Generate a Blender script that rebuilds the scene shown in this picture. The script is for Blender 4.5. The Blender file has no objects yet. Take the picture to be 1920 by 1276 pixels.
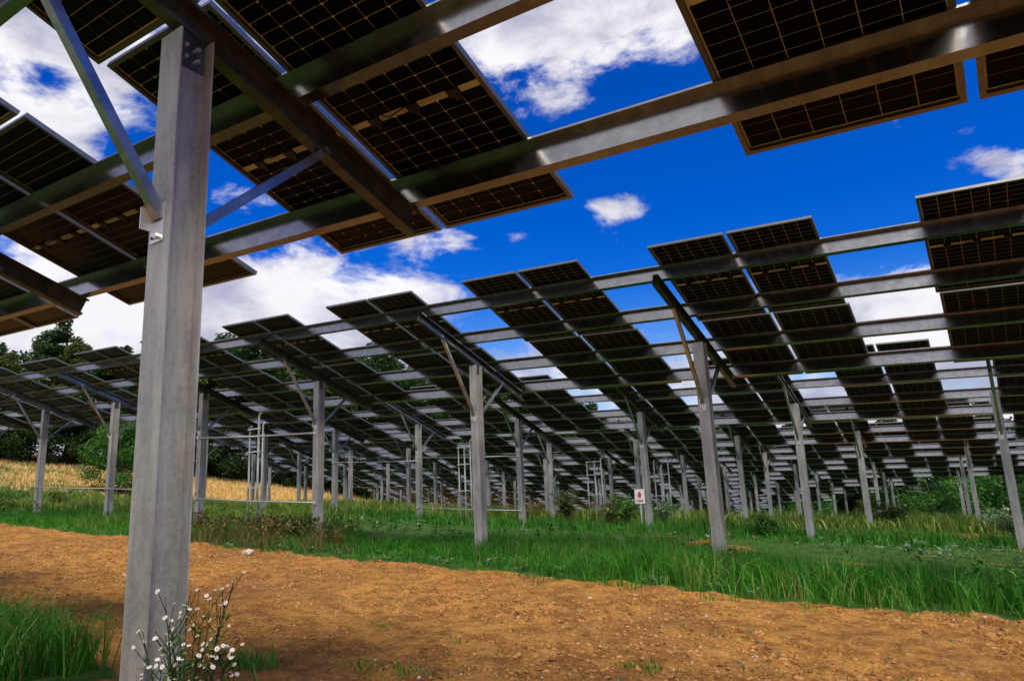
import bpy, math, random
import numpy as np
from mathutils import Matrix, Vector
random.seed(7); rng = np.random.default_rng(7)
sc = bpy.context.scene
COL = sc.collection

# ------------------------------------------------------------------ camera
FPX = 1341.76
FWD = Vector((-0.54303846, 0.81263373, 0.21150804)).normalized()
RGT = Vector((0.8252093, 0.56306038, -0.04463884)).normalized()
UPV = RGT.cross(FWD).normalized()
CAM = Vector((0, 0, 1.33))
cd = bpy.data.cameras.new("camera"); cam = bpy.data.objects.new("camera", cd); COL.objects.link(cam)
cd.sensor_width = 36; cd.lens = FPX / 1920 * 36; cd.clip_end = 3000; cd.clip_start = 0.05
m = Matrix.Identity(4)
for i in range(3):
    m[i][0] = RGT[i]; m[i][1] = UPV[i]; m[i][2] = -FWD[i]; m[i][3] = CAM[i]
cam.matrix_world = m
sc.camera = cam
sc.view_settings.view_transform = 'Standard'; sc.view_settings.look = 'None'
sc.view_settings.exposure = 0.75; sc.view_settings.gamma = 1; sc.view_settings.use_curve_mapping = False
sc.cycles.max_bounces = 6; sc.cycles.diffuse_bounces = 3; sc.cycles.glossy_bounces = 4
sc.cycles.transmission_bounces = 2; sc.cycles.transparent_max_bounces = 4
sc.cycles.use_denoising = True
sc.cycles.sample_clamp_indirect = 6

def aim(px, py):
    """unit direction seen at a place of the 1920 px wide view"""
    return (FWD * FPX + RGT * (px - 960) - UPV * (py - 638)).normalized()

# ------------------------------------------------------------------ node helper
class NT:
    def __init__(s, nt): s.nt = nt; nt.nodes.clear()
    def n(s, t, ins=None, **kw):
        nd = s.nt.nodes.new(t)
        for k, v in kw.items(): setattr(nd, k, v)
        for k, v in (ins or {}).items():
            sk = nd.inputs[k]
            if isinstance(v, bpy.types.NodeSocket): s.nt.links.new(v, sk)
            else:
                if hasattr(sk.default_value, '__len__') and not hasattr(v, '__len__'): v = (v,) * len(sk.default_value)
                if hasattr(sk.default_value, '__len__') and len(sk.default_value) == 4 and len(v) == 3: v = (*v, 1)
                sk.default_value = v
        return nd
    def math(s, op, a, b=0.0, c=0.0, clamp=False):
        nd = s.nt.nodes.new('ShaderNodeMath'); nd.operation = op; nd.use_clamp = clamp
        for i, v in enumerate((a, b, c)):
            if isinstance(v, bpy.types.NodeSocket): s.nt.links.new(v, nd.inputs[i])
            else: nd.inputs[i].default_value = v
        return nd.outputs[0]
    def rng(s, v, a, b, c=0.0, d=1.0, smooth=True):
        return s.n('ShaderNodeMapRange', {0: v, 1: a, 2: b, 3: c, 4: d}, interpolation_type='SMOOTHSTEP' if smooth else 'LINEAR').outputs[0]
    def noise(s, vec, scale, detail=4, rough=0.55, dist=0.0):
        i = {'Scale': scale, 'Detail': detail, 'Roughness': rough, 'Distortion': dist}
        if vec is not None: i['Vector'] = vec
        return s.n('ShaderNodeTexNoise', i).outputs[0]
    def mix(s, f, a, b):
        nd = s.nt.nodes.new('ShaderNodeMix'); nd.data_type = 'RGBA'
        for k, v in ((0, f), (6, a), (7, b)):
            if isinstance(v, bpy.types.NodeSocket): s.nt.links.new(v, nd.inputs[k])
            else: nd.inputs[k].default_value = v if k == 0 else ((*v, 1) if len(v) == 3 else v)
        return nd.outputs[2]

# ------------------------------------------------------------------ sky
SUN_DIR = Vector((0.46, -0.34, 1.0)).normalized()     # towards the veiled sun: fairly high, to the right and a little behind the camera
sun_el = math.asin(SUN_DIR.z); sun_az = math.atan2(SUN_DIR.x, SUN_DIR.y)
w = bpy.data.worlds.new("World"); sc.world = w; w.use_nodes = True
N = NT(w.node_tree)
sky = N.n('ShaderNodeTexSky', sky_type='NISHITA', sun_disc=False, sun_elevation=sun_el, sun_rotation=sun_az, air_density=1.0, dust_density=0.3, ozone_density=2.0)
geo = N.n('ShaderNodeTexCoord').outputs['Generated']
sep = N.n('ShaderNodeSeparateXYZ', {0: geo})
z = sep.outputs[2]
# deeper, more saturated blue (polarised look of the photograph's sky)
hs = N.n('ShaderNodeHueSaturation', {'Saturation': 1.55, 'Value': 1.0, 'Color': sky.outputs[0], 'Hue': 0.515})
blue = N.mix(1.0, hs.outputs[0], (1, 1, 1)); blue.node.blend_type = 'MULTIPLY'
SKYBLUE = blue.node
SKYBLUE.inputs[7].default_value = (0.20, 0.62, 0.92, 1)
pale = N.mix(N.rng(z, 0.02, 0.30), (3.0, 4.2, 5.6), blue)
pale = N.mix(N.rng(z, 0.0, 0.50), pale, blue)
# clouds, by direction
flat = N.n('ShaderNodeVectorMath', {0: geo, 1: (1, 1, 1.9)}, operation='MULTIPLY').outputs[0]
warp = N.n('ShaderNodeTexNoise', {'Vector': flat, 'Scale': 5.0, 'Detail': 2}).outputs[1]
wv = N.n('ShaderNodeVectorMath', {0: warp, 1: (.5, .5, .5)}, operation='SUBTRACT').outputs[0]
wv = N.n('ShaderNodeVectorMath', {0: wv, 3: 0.10}, operation='SCALE').outputs[0]
fl2 = N.n('ShaderNodeVectorMath', {0: flat, 1: wv}, operation='ADD').outputs[0]
big = N.noise(flat, 1.6, 2)
n1 = N.noise(fl2, 6.5, 8, 0.60)
n2 = N.noise(fl2, 15, 6, 0.62)
acc = N.math('MULTIPLY', N.math('SUBTRACT', big, 0.45), 0.9)          # loose cover elsewhere in the sky
blobs = [(90, 120, 230, .55), (230, 60, 120, .40), (40, 260, 120, .45), (140, 240, 110, .40), (260, 160, 60, .3), (215, 270, 45, -.55), (100, 150, 35, -.40), (300, 200, 40, -.1),
         (330, 300, 60, -.5), (340, 620, 260, .75), (60, 600, 270, .75), (520, 550, 190, .75), (450, 370, 95, .42), (420, 290, 60, -.4),
         (770, 560, 130, .60), (640, 640, 140, .65), (700, 520, 60, .2), (1020, 30, 190, .62), (900, 90, 110, .40), (1100, 90, 90, .35), (1260, 0, 130, .40), (1330, 95, 60, .35),
         (1120, 392, 50, .85), (1180, 388, 45, .75), (1040, 178, 62, .62), (975, 440, 40, .80), (865, 450, 32, .75), (800, 440, 60, .62),
         (1826, 303, 36, .85), (1680, 236, 36, .66), (1905, 315, 36, .75), (1365, 232, 28, .65), (1815, 240, 24, .5),
         (1690, 590, 150, .66), (1760, 640, 120, .5), (1450, 640, 120, .25), (1240, 110, 60, .2),
         (1240, 250, 190, -.45), (1500, 330, 330, -.55), (900, 380, 240, -.35), (1150, 500, 230, -.40), (1800, 430, 170, -.45), (650, 500, 60, -.12), (1400, 100, 70, -.3), (1850, 60, 200, -.3)]
for (px, py, r, a) in blobs:
    c = aim(px, py); c = (c.x, c.y, c.z * 1.9); rad = r / FPX * (1.25 if r > 70 else 1.9)
    if 0 < r <= 66 and a > 0: a *= .50
    d = N.n('ShaderNodeVectorMath', {0: flat, 1: c}, operation='DISTANCE').outputs[1]
    acc = N.math('MULTIPLY_ADD', N.rng(d, rad, 0.0, 0, 1), a, acc)
low = N.rng(z, 0.28, 0.12, 0, 0.34)
acc = N.math('ADD', acc, low)
acc = N.math('ADD', acc, N.rng(z, 0.70, 0.86, 0, 0.50))                # broken cloud added overhead, out of view, to whiten the purlins' reflections
acc = N.math('ADD', acc, N.rng(sep.outputs[1], 0.15, -0.35, 0, 0.42))  # and behind
dens = N.math('ADD', acc, N.math('MULTIPLY', N.math('SUBTRACT', n1, 0.5), 1.5))
dens = N.math('ADD', dens, N.math('MULTIPLY', N.math('SUBTRACT', n2, 0.5), 0.55))
n3 = N.noise(fl2, 42, 4, 0.6)
acc2 = N.math('MULTIPLY', N.math('SUBTRACT', n3, 0.5), 0.55)
dens = N.math('ADD', dens, acc2)
cov = N.rng(dens, 0.12, 0.56)
shade = N.noise(N.n('ShaderNodeVectorMath', {0: fl2, 1: (0.05, 0.02, 0.10)}, operation='ADD').outputs[0], 6.5, 5, 0.55)
thick = N.rng(dens, 0.45, 1.1)
cc = N.mix(N.rng(shade, 0.36, 0.62), (2.6, 2.65, 3.5), (6.2, 6.0, 6.1))
cc = N.mix(N.math('MULTIPLY', thick, 0.25), cc, (5.0, 4.9, 5.2))
full = N.mix(N.math('MULTIPLY', cov, 0.95), pale, cc)
full = N.mix(N.rng(z, -0.02, -0.10), full, (1.6, 1.5, 1.1))
bg = N.n('ShaderNodeBackground', {'Color': full, 'Strength': 0.10})
N.nt.links.new(bg.outputs[0], N.n('ShaderNodeOutputWorld').inputs[0])

sl = bpy.data.lights.new("sun", 'SUN'); so = bpy.data.objects.new("sun", sl); COL.objects.link(so)
sl.energy = 3.2; sl.angle = math.radians(30); sl.color = (1.0, 0.93, 0.82)
so.rotation_euler = SUN_DIR.to_track_quat('Z', 'Y').to_euler(); so.location = (0, -20, 30)

# ------------------------------------------------------------------ materials
def mat(name, f):
    m = bpy.data.materials.new(name); m.use_nodes = True
    k = NT(m.node_tree); sh = f(k)
    k.nt.links.new(sh, k.n('ShaderNodeOutputMaterial').inputs[0])
    return m
def pbr(k, **kw):
    kw = {a.replace('_', ' '): b for a, b in kw.items()}
    return k.n('ShaderNodeBsdfPrincipled', kw).outputs[0]
def obj_co(k): return k.n('ShaderNodeTexCoord').outputs['Object']

def galv(base, dark, metal, rough, streak=True, spangle=14):
    def f(k):
        co = obj_co(k)
        st = k.n('ShaderNodeVectorMath', {0: co, 1: (1, 1, 0.18) if streak else (1, 1, 1)}, operation='MULTIPLY').outputs[0]
        a = k.noise(st, 9, 5, .6); b = k.noise(co, 3.0, 4, .6)
        v = k.n('ShaderNodeTexVoronoi', {'Vector': co, 'Scale': spangle * 4}).outputs[1]
        vs = k.n('ShaderNodeSeparateColor', {0: v}).outputs[0]
        c = k.mix(k.rng(a, .35, .68), dark, base)
        c = k.mix(k.math('MULTIPLY', k.rng(b, .50, .70), .55), c, dark)
        if streak:
            br = k.noise(k.n('ShaderNodeVectorMath', {0: k.n('ShaderNodeNewGeometry').outputs['Position'], 1: (1, 1, .5)}, operation='MULTIPLY').outputs[0], 1.7, 3, .6)
            c = k.mix(k.math('MULTIPLY', k.rng(br, .56, .72), .35), c, (.30, .21, .14))
        c = k.mix(k.math('MULTIPLY', vs, .20), c, tuple(min(1, x * 1.35) for x in base))
        ro = k.math('ADD', k.math('MULTIPLY', a, .22 if streak else .10), rough - (.1 if streak else .04))
        bmp = k.n('ShaderNodeBump', {'Strength': .12 if streak else .03, 'Distance': .004, 'Height': a}).outputs[0]
        return pbr(k, Base_Color=c, Metallic=metal, Roughness=ro, Normal=bmp)
    return f
M = {}
M['post'] = mat('galvanised_post', galv((.50, .50, .475), (.27, .27, .265), .40, .46))
M['purlin'] = mat('galvanised_purlin', galv((.37, .366, .36), (.28, .276, .272), 1.0, .24, False))
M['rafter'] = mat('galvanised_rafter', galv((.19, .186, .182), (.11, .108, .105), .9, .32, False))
M['brace'] = mat('galvanised_brace', galv((.42, .435, .455), (.26, .27, .285), .9, .32, False))
M['pipe'] = mat('pipe_grey', galv((.62, .65, .64), (.42, .44, .43), .25, .45))
M['bright'] = mat('bright_zinc', lambda k: pbr(k, Base_Color=(.75, .75, .74), Metallic=.75, Roughness=.32))
M['hole'] = mat('black_slot', lambda k: pbr(k, Base_Color=(.01, .01, .01), Roughness=.8))
M['alu'] = mat('anodised_frame', lambda k: pbr(k, Base_Color=k.mix(k.noise(obj_co(k), 12), (.15, .145, .135), (.24, .235, .22)), Metallic=.85, Roughness=.36))
M['cell'] = mat('silicon_cell', lambda k: pbr(k, Base_Color=k.mix(k.noise(obj_co(k), 2.2), (.001, .001, .002), (.004, .0035, .004)), Roughness=.28, IOR=1.16))
def f_sheet(k):
    c = k.mix(k.noise(obj_co(k), 5), (.62, .56, .40), (.74, .68, .50))
    d = k.n('ShaderNodeBsdfDiffuse', {'Color': c}).outputs[0]
    t = k.n('ShaderNodeBsdfTranslucent', {'Color': c}).outputs[0]
    return k.n('ShaderNodeMixShader', {0: .12, 1: d, 2: t}).outputs[0]
M['sheet'] = mat('tan_gap_light', f_sheet)  # tan colour stands in for daylight coming through the clear gaps between cells
M['glass_top'] = mat('panel_front_glass', lambda k: pbr(k, Base_Color=(.01, .013, .03), Roughness=.08, IOR=1.5))
M['jbox'] = mat('black_plastic', lambda k: pbr(k, Base_Color=(.008, .008, .008), Roughness=.5))
M['strip'] = mat('tan_ribbon', lambda k: pbr(k, Base_Color=k.mix(k.noise(obj_co(k), 30), (.34, .30, .21), (.50, .44, .32)), Roughness=.6))
M['cable'] = mat('black_cable', lambda k: pbr(k, Base_Color=(.012, .012, .012), Roughness=.6))
M['sign'] = mat('white_sign_face', lambda k: pbr(k, Base_Color=k.mix(k.noise(obj_co(k), 14), (.74, .70, .70), (.82, .80, .80)), Roughness=.4))
M['red'] = mat('red_print', lambda k: pbr(k, Base_Color=(.45, .03, .04), Roughness=.45))
M['wood'] = mat('weathered_wood', lambda k: pbr(k, Base_Color=k.mix(k.noise(k.n('ShaderNodeVectorMath', {0: obj_co(k), 1: (1, 1, .1)}, operation='MULTIPLY').outputs[0], 18), (.10, .065, .04), (.22, .16, .11)), Roughness=.85))
M['bark'] = mat('bark', lambda k: pbr(k, Base_Color=k.mix(k.noise(k.n('ShaderNodeVectorMath', {0: obj_co(k), 1: (1, 1, .2)}, operation='MULTIPLY').outputs[0], 6), (.045, .032, .022), (.13, .10, .075)), Roughness=.9))
M['stone'] = mat('pale_stone', lambda k: pbr(k, Base_Color=k.mix(k.noise(obj_co(k), 14), (.30, .25, .18), (.48, .42, .34)), Roughness=.85))

def leafy(c1, c2, c3=None, trans=.35, rough=.5):
    """leaf or blade material; the per-blade 'tint' attribute picks its own colour"""
    def f(k):
        t = k.n('ShaderNodeAttribute', attribute_name='tint').outputs['Fac']
        c = k.mix(t, c1, c2)
        if c3: c = k.mix(k.rng(t, .86, .97), c, c3)
        p = pbr(k, Base_Color=c, Roughness=rough, IOR=1.35)
        tr = k.n('ShaderNodeBsdfTranslucent', {'Color': c}).outputs[0]
        return k.n('ShaderNodeMixShader', {0: trans, 1: p, 2: tr}).outputs[0]
    return f
M['grass'] = mat('lush_grass', leafy((.018, .115, .007), (.080, .30, .020), (.32, .30, .10)))
M['grass_far'] = mat('meadow_grass', leafy((.05, .13, .014), (.19, .27, .03), (.42, .34, .12)))
M['weed'] = mat('broad_weed_leaf', leafy((.05, .12, .045), (.14, .23, .11), (.35, .38, .25)))
M['dry'] = mat('dry_weed', leafy((.045, .075, .015), (.20, .13, .045), (.30, .14, .06)))
M['wheat'] = mat('ripe_straw', leafy((.60, .40, .14), (.76, .54, .22), (.44, .42, .12)))
M['leaf_dark'] = mat('dark_leaf', leafy((.012, .035, .008), (.040, .085, .016), (.10, .15, .03)))
M['leaf_mid'] = mat('mid_green_leaf', leafy((.022, .085, .012), (.075, .21, .024), (.14, .24, .04)))
M['leaf_olive'] = mat('olive_leaf', leafy((.028, .060, .010), (.090, .13, .022), (.16, .19, .05)))
M['petal'] = mat('white_petal', lambda k: pbr(k, Base_Color=(.80, .77, .80), Roughness=.5))
M['yolk'] = mat('yellow_centre', lambda k: pbr(k, Base_Color=(.62, .42, .04), Roughness=.6))

def f_ground(k):
    co = k.n('ShaderNodeNewGeometry').outputs['Position']
    A = lambda n: k.n('ShaderNodeAttribute', attribute_name=n).outputs['Fac']
    big_ = k.noise(co, .55, 5, .6); mid = k.noise(co, 4.0, 6, .65); fine = k.noise(co, 28, 5, .7); grit = k.noise(co, 90, 3, .7)
    dirt = k.mix(k.rng(mid, .38, .60), (.21, .090, .018), (.41, .195, .042))
    dirt = k.mix(k.math('MULTIPLY', k.rng(fine, .54, .68), .9), dirt, (.56, .31, .105))
    dirt = k.mix(k.math('MULTIPLY', k.rng(fine, .46, .34), .95), dirt, (.085, .036, .014))
    dirt = k.mix(k.math('MULTIPLY', k.rng(grit, .60, .72), .6), dirt, (.62, .40, .18))
    dirt = k.mix(k.math('MULTIPLY', k.rng(big_, .46, .66), .55), dirt, (.16, .070, .026))
    b2 = k.noise(co, 1.7, 4, .6)
    dirt = k.mix(k.math('MULTIPLY', k.rng(b2, .55, .70), .45), dirt, (.24, .085, .030))
    b3 = k.noise(co, 12, 3, .6)
    dirt = k.mix(k.math('MULTIPLY', k.rng(b3, .58, .70), .5), dirt, (.50, .30, .13))
    green = k.mix(k.rng(mid, .35, .65), (.022, .060, .010), (.060, .115, .020))
    green = k.mix(k.math('MULTIPLY', k.rng(fine, .58, .75), .6), green, (.16, .13, .05))
    straw = k.mix(k.rng(k.noise(co, .22, 5, .6), .35, .65), (.46, .32, .09), (.66, .42, .14))
    straw = k.mix(k.math('MULTIPLY', k.rng(k.noise(co, .09, 3), .5, .7), .8), straw, (.30, .33, .06))
    nz = k.math('MULTIPLY', k.math('SUBTRACT', mid, .5), 1.1)
    gm = k.rng(k.math('ADD', A('green'), nz), .40, .62)
    c = k.mix(gm, dirt, green)
    c = k.mix(k.rng(k.math('ADD', A('straw'), k.math('MULTIPLY', nz, .5)), .35, .65), c, straw)
    h = k.math('ADD', k.math('MULTIPLY', mid, .6), k.math('ADD', k.math('MULTIPLY', fine, .5), k.math('MULTIPLY', grit, .18)))
    b = k.n('ShaderNodeBump', {'Strength': 1.0, 'Distance': .08, 'Height': h}).outputs[0]
    return pbr(k, Base_Color=c, Roughness=.93, Normal=b, IOR=1.25)
M['ground'] = mat('ground', f_ground)

# ------------------------------------------------------------------ helpers
def tag(o, label=None, cat=None, group=None, kind=None):
    for a, b in (('label', label), ('category', cat), ('group', group), ('kind', kind)):
        if b: o[a] = b
    return o
def me_from(name, verts, faces, mats, mi=None, smooth=False):
    me = bpy.data.meshes.new(name); me.from_pydata([tuple(v) for v in verts], [], faces); 
    for mm in (mats if isinstance(mats, (list, tuple)) else [mats]): me.materials.append(mm)
    if mi is not None: me.polygons.foreach_set('material_index', mi)
    if smooth: me.polygons.foreach_set('use_smooth', [True] * len(me.polygons))
    me.update(); return me
def link(name, me, parent=None, loc=(0, 0, 0), mtx=None):
    o = bpy.data.objects.new(name, me); COL.objects.link(o)
    if parent: o.parent = parent
    if mtx is not None: o.matrix_basis = mtx
    else: o.location = loc
    return o
def empty(name, loc):
    o = bpy.data.objects.new(name, None); COL.objects.link(o); o.location = loc; o.empty_display_size = .3; return o
class MB:
    def __init__(s): s.v = []; s.f = []; s.m = []
    def box(s, a, b, mi=0, skip=()):
        i = len(s.v); x0, y0, z0 = a; x1, y1, z1 = b
        s.v += [(x0, y0, z0), (x1, y0, z0), (x1, y1, z0), (x0, y1, z0), (x0, y0, z1), (x1, y0, z1), (x1, y1, z1), (x0, y1, z1)]
        for q, fc in enumerate(((3, 2, 1, 0), (4, 5, 6, 7), (0, 1, 5, 4), (1, 2, 6, 5), (2, 3, 7, 6), (3, 0, 4, 7))):
            if q in skip: continue
            s.f.append(tuple(i + j for j in fc)); s.m.append(mi)
    def tube(s, pts, r, seg=8, mi=0, cap=True):
        i0 = len(s.v); P = [Vector(p) for p in pts]; n = len(P)
        rr = r if hasattr(r, '__len__') else [r] * n
        for j, p in enumerate(P):
            t = (P[min(j + 1, n - 1)] - P[max(j - 1, 0)]).normalized()
            a = t.orthogonal().normalized() if j == 0 else (a - t * a.dot(t)).normalized()
            b = t.cross(a)
            for q in range(seg):
                an = 2 * math.pi * q / seg
                s.v.append(tuple(p + (a * math.cos(an) + b * math.sin(an)) * rr[j]))
        for j in range(n - 1):
            for q in range(seg):
                s.f.append((i0 + j * seg + q, i0 + j * seg + (q + 1) % seg, i0 + (j + 1) * seg + (q + 1) % seg, i0 + (j + 1) * seg + q)); s.m.append(mi)
        if cap:
            s.f.append(tuple(i0 + q for q in range(seg))[::-1]); s.m.append(mi)
            s.f.append(tuple(i0 + (n - 1) * seg + q for q in range(seg))); s.m.append(mi)
    def prism(s, prof, o, ax, u, v, L, mi=0):
        """extrude closed 2D profile (u,v) along ax from origin o by length L"""
        i = len(s.v); n = len(prof); o = Vector(o); ax = Vector(ax); u = Vector(u); v = Vector(v)
        for t in (0, L):
            for (a, b) in prof: s.v.append(tuple(o + ax * t + u * a + v * b))
        for q in range(n):
            s.f.append((i + q, i + (q + 1) % n, i + n + (q + 1) % n, i + n + q)); s.m.append(mi)
        return s
    def mesh(s, name, mats, smooth=False): return me_from(name, s.v, s.f, mats, s.m, smooth)
def zprof(h, w, t, lip):
    """Z section: web on the v axis, top flange (v=0) towards +u, bottom flange towards -u"""
    return [(0, 0), (w, 0), (w, lip), (w - t, lip), (w - t, t), (t, t), (t, h), (-w, h), (-w, h - lip), (t - w, h - lip), (t - w, h - t), (0, h - t)]
def cprof(h, w, t, lip):
    """C channel: web on the v axis from 0 to h, flanges towards +u, width w"""
    return [(0, 0), (w, 0), (w, lip), (w - t, lip), (w - t, t), (t, t), (t, h - t), (w - t, h - t), (w - t, h - lip), (w, h - lip), (w, h), (0, h)]

_T = rng.random((256, 256))
def vnoise(x, y):
    xi = np.floor(x).astype(int); yi = np.floor(y).astype(int); fx = x - xi; fy = y - yi
    fx = fx * fx * (3 - 2 * fx); fy = fy * fy * (3 - 2 * fy)
    a = _T[xi & 255, yi & 255]; b = _T[(xi + 1) & 255, yi & 255]; c = _T[xi & 255, (yi + 1) & 255]; d = _T[(xi + 1) & 255, (yi + 1) & 255]
    return (a * (1 - fx) + b * fx) * (1 - fy) + (c * (1 - fx) + d * fx) * fy - .5
def fbm(x, y, s, o=4):
    r = 0; a = 1.0
    for i in range(o):
        r = r + a * vnoise(x * s + i * 17.3, y * s + i * 9.1); s *= 2.03; a *= .5
    return r
def sm(x, a, b):
    t = np.clip((x - a) / (b - a), 0, 1); return t * t * (3 - 2 * t)

# ------------------------------------------------------------------ ground
KX, KY, Y0, PITCH = -0.0553, -0.0093, 1.70, 8.821
def base_h(x, y):
    x = np.asarray(x, float); y = np.asarray(y, float)
    d = np.clip(y - 10.5, 0, 130)
    drop = (.00055 * d * d + .006 * d) - .0006 * np.clip(d, 0, 80) * np.clip(x, -70, 20)
    wgt = sm(x, -125, -68)
    far = np.clip(x, -400, 200)
    return KX * far + KY * np.clip(y, -100, 200) - drop * wgt + 3.8 * sm(-x, 55, 115) 
def dirt_edge(x): x = np.asarray(x, float); return 8.75 + .35 * fbm(x, 0 * x + 3.3, .45, 3) + .22 * fbm(x, 0 * x + 7.7, 2.3, 2)
def micro(x, y):
    near = sm(-y, -9.6, -8.9) * sm(y, 2.4, 3.1)
    r = fbm(x, y, .8, 3) * .05 + fbm(x, y, 5.5, 4) * .055 * near
    r = r - .035 * near * np.exp(-((y - 6.1 - .1 * np.sin(x * .6)) / .5) ** 2)      # old wheel rut
    return r * (sm(y, 40, 20) * .9 + .1)
def H(x, y): return base_h(x, y) + micro(np.asarray(x, float), np.asarray(y, float))
def axis(parts):
    out = []
    for a, b, st in parts: out += list(np.arange(a, b - 1e-6, st))
    out.append(parts[-1][1]); return np.array(out)
xs = axis([(-700, -200, 25), (-200, -90, 4), (-90, -30, 1.0), (-30, -14, .2), (-14, 3, .05), (3, 12, .5), (12, 60, 4), (60, 700, 32)])
ys = axis([(-300, -20, 20), (-20, 1, 1.0), (1, 9.6, .05), (9.6, 24, .25), (24, 60, .8), (60, 160, 4), (160, 900, 35)])
X, Y = np.meshgrid(xs, ys)
Zg = H(X, Y)
nx, ny = len(xs), len(ys)
idx = np.arange(nx * ny).reshape(ny, nx)
quads = np.stack([idx[:-1, :-1], idx[:-1, 1:], idx[1:, 1:], idx[1:, :-1]], -1).reshape(-1, 4)
def fast_mesh(name, verts, faces, mats, smooth=False, attrs=None, mi=None):
    """faces: (n,k) int array, all faces with k corners"""
    me = bpy.data.meshes.new(name); n, kf = faces.shape
    me.vertices.add(len(verts)); me.vertices.foreach_set('co', np.asarray(verts, np.float32).ravel())
    me.loops.add(n * kf); me.loops.foreach_set('vertex_index', faces.astype(np.int32).ravel())
    me.polygons.add(n); me.polygons.foreach_set('loop_start', np.arange(0, n * kf, kf, dtype=np.int32))
    if smooth: me.polygons.foreach_set('use_smooth', np.ones(n, bool))
    for mm in (mats if isinstance(mats, (list, tuple)) else [mats]): me.materials.append(mm)
    if mi is not None: me.polygons.foreach_set('material_index', mi.astype(np.int32))
    for a, (dom, val) in (attrs or {}).items():
        at = me.attributes.new(a, 'FLOAT', dom); at.data.foreach_set('value', np.asarray(val, np.float32).ravel())
    me.update(calc_edges=True); me.validate(); return me
def strip_mask(x, y):
    """1 where tall grass grows along the post lines, 0 on the cultivated ground"""
    x = np.asarray(x, float); y = np.asarray(y, float)
    e = dirt_edge(x)
    nzz = fbm(x, y, .35, 3)
    g = sm(y - e, -.08, .10)
    g0 = sm(2.55 + .5 * fbm(x, y, .7, 2) - y, -.1, .15) * sm(-x, 4.6, 5.4)
    ph_ = (y - 1.2 - Y0 + PITCH / 2) % PITCH - PITCH / 2
    patch = sm(np.abs(ph_) + 1.6 * fbm(x, y, .9, 3), 1.9, 2.5) * sm(y, 12.2, 13.2)
    low = patch * sm(fbm(x, y, .42, 2), -.36, -.04) * sm(nzz + .020 * np.clip(x + 7, -9, 4), -.02, .12) * sm(y, 60, 30)
    return np.clip(np.maximum(g, g0) - (.38 + .47 * sm(x, -9, -4)) * low, 0, 1)
G = strip_mask(X, Y)
ST = sm(-X + .5 * Y + 4 * fbm(X, Y, .08, 3), 84, 102) * sm(-X, 26, 34) * sm(Y, 10, 20)
gm_ = fast_mesh('ground', np.stack([X, Y, Zg], -1).reshape(-1, 3), quads, M['ground'], True, {'green': ('POINT', G), 'straw': ('POINT', ST)})
tag(link('ground', gm_), 'orange brown tilled earth and green strips sloping gently under the solar rows', None, None, 'structure')

# ------------------------------------------------------------------ solar rows
T = .3424; CT, STT = math.cos(T), math.sin(T)
D = 4.2856; PX0 = -2.9226; PER = 3.2025; XP = -4.0874; PW = 1.035; GAP = .045
S1, S2, S3, S4 = -1.384, -.367, .745, 1.70
HP = 3.84; STOP, SBOT = -1.859, 2.219
PL = 2.025                                          # panel length along the slope
HW = .205; PTOP = .037
s_dir = Vector((0, CT, -STT)); n_dn = Vector((0, -STT, -CT))     # down the slope, and down away from the panel face

# shared meshes -------------------------------------------------
def panel_frame():
    b = MB(); w_, l, h, t = PW, PL, .035, .028
    b.box((0, 0, -h), (w_, t, 0)); b.box((0, l - t, -h), (w_, l, 0)); b.box((0, t, -h), (t, l - t, 0)); b.box((w_ - t, t, -h), (w_, l - t, 0))
    return b
def sheet_mb(b=None):
    b = b or MB(); i = len(b.v)
    b.box((.027, .027, -.010), (PW - .027, PL - .027, -.003), 0); b.m[-5] = 1   # top face: front glass
    return b
CW, CH = .1566, .0760
def cell_spots():
    px = (PW - .07) / 6; out = []
    ph = (PL - .07 - .040) / 24
    for r in range(24):
        y = .035 + r * ph + (.040 if r >= 12 else 0) + (ph - CH) / 2
        for c in range(6): out.append((.035 + c * px + (px - CW) / 2, y))
    return out
SPOTS = cell_spots()
def cell_one():
    b = MB(); c = .010; z0, z1 = -.0125, -.0102
    prof = [(c, 0), (CW - c, 0), (CW, c), (CW, CH), (0, CH), (0, c)]
    i = 0
    for zz in (z0, z1): b.v += [(x, y, zz) for x, y in prof]
    b.f = [tuple(range(5, -1, -1))] + [(q, (q + 1) % 6, 6 + (q + 1) % 6, 6 + q) for q in range(6)]; b.m = [0] * 7
    return b
def cells_mb(simple=False):
    b = MB()
    for (x, y) in SPOTS:
        if simple:
            i = len(b.v); b.v += [(x, y, -.0118), (x, y + CH, -.0118), (x + CW, y + CH, -.0118), (x + CW, y, -.0118)]; b.f.append((i, i + 1, i + 2, i + 3)); b.m.append(0)
        else: b.box((x, y, -.0125), (x + CW, y + CH, -.0102), 0, skip=(1,))
    return b
ME_FRAME = panel_frame().mesh('panel_frame', [M['alu']])
ME_SHEET = sheet_mb().mesh('glass_sheet', [M['sheet'], M['glass_top']])
ME_CELLS = cells_mb().mesh('cell_grid', [M['cell']])
ME_CELLS_S = cells_mb(True).mesh('cell_grid_far', [M['cell']])
ME_CELL = cell_one().mesh('cell', [M['cell']])
b = MB(); b.box((0, 0, -.030), (.075, .055, -.0103)); b.box((.02, .055, -.026), (.055, .085, -.0112)); ME_JBOX = b.mesh('junction_box', [M['jbox']])
b = MB(); b.box((0, 0, -.0145), (.20, .020, -.0104)); ME_RIB = b.mesh('ribbon', [M['strip']])
ME_CABS = []
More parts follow.
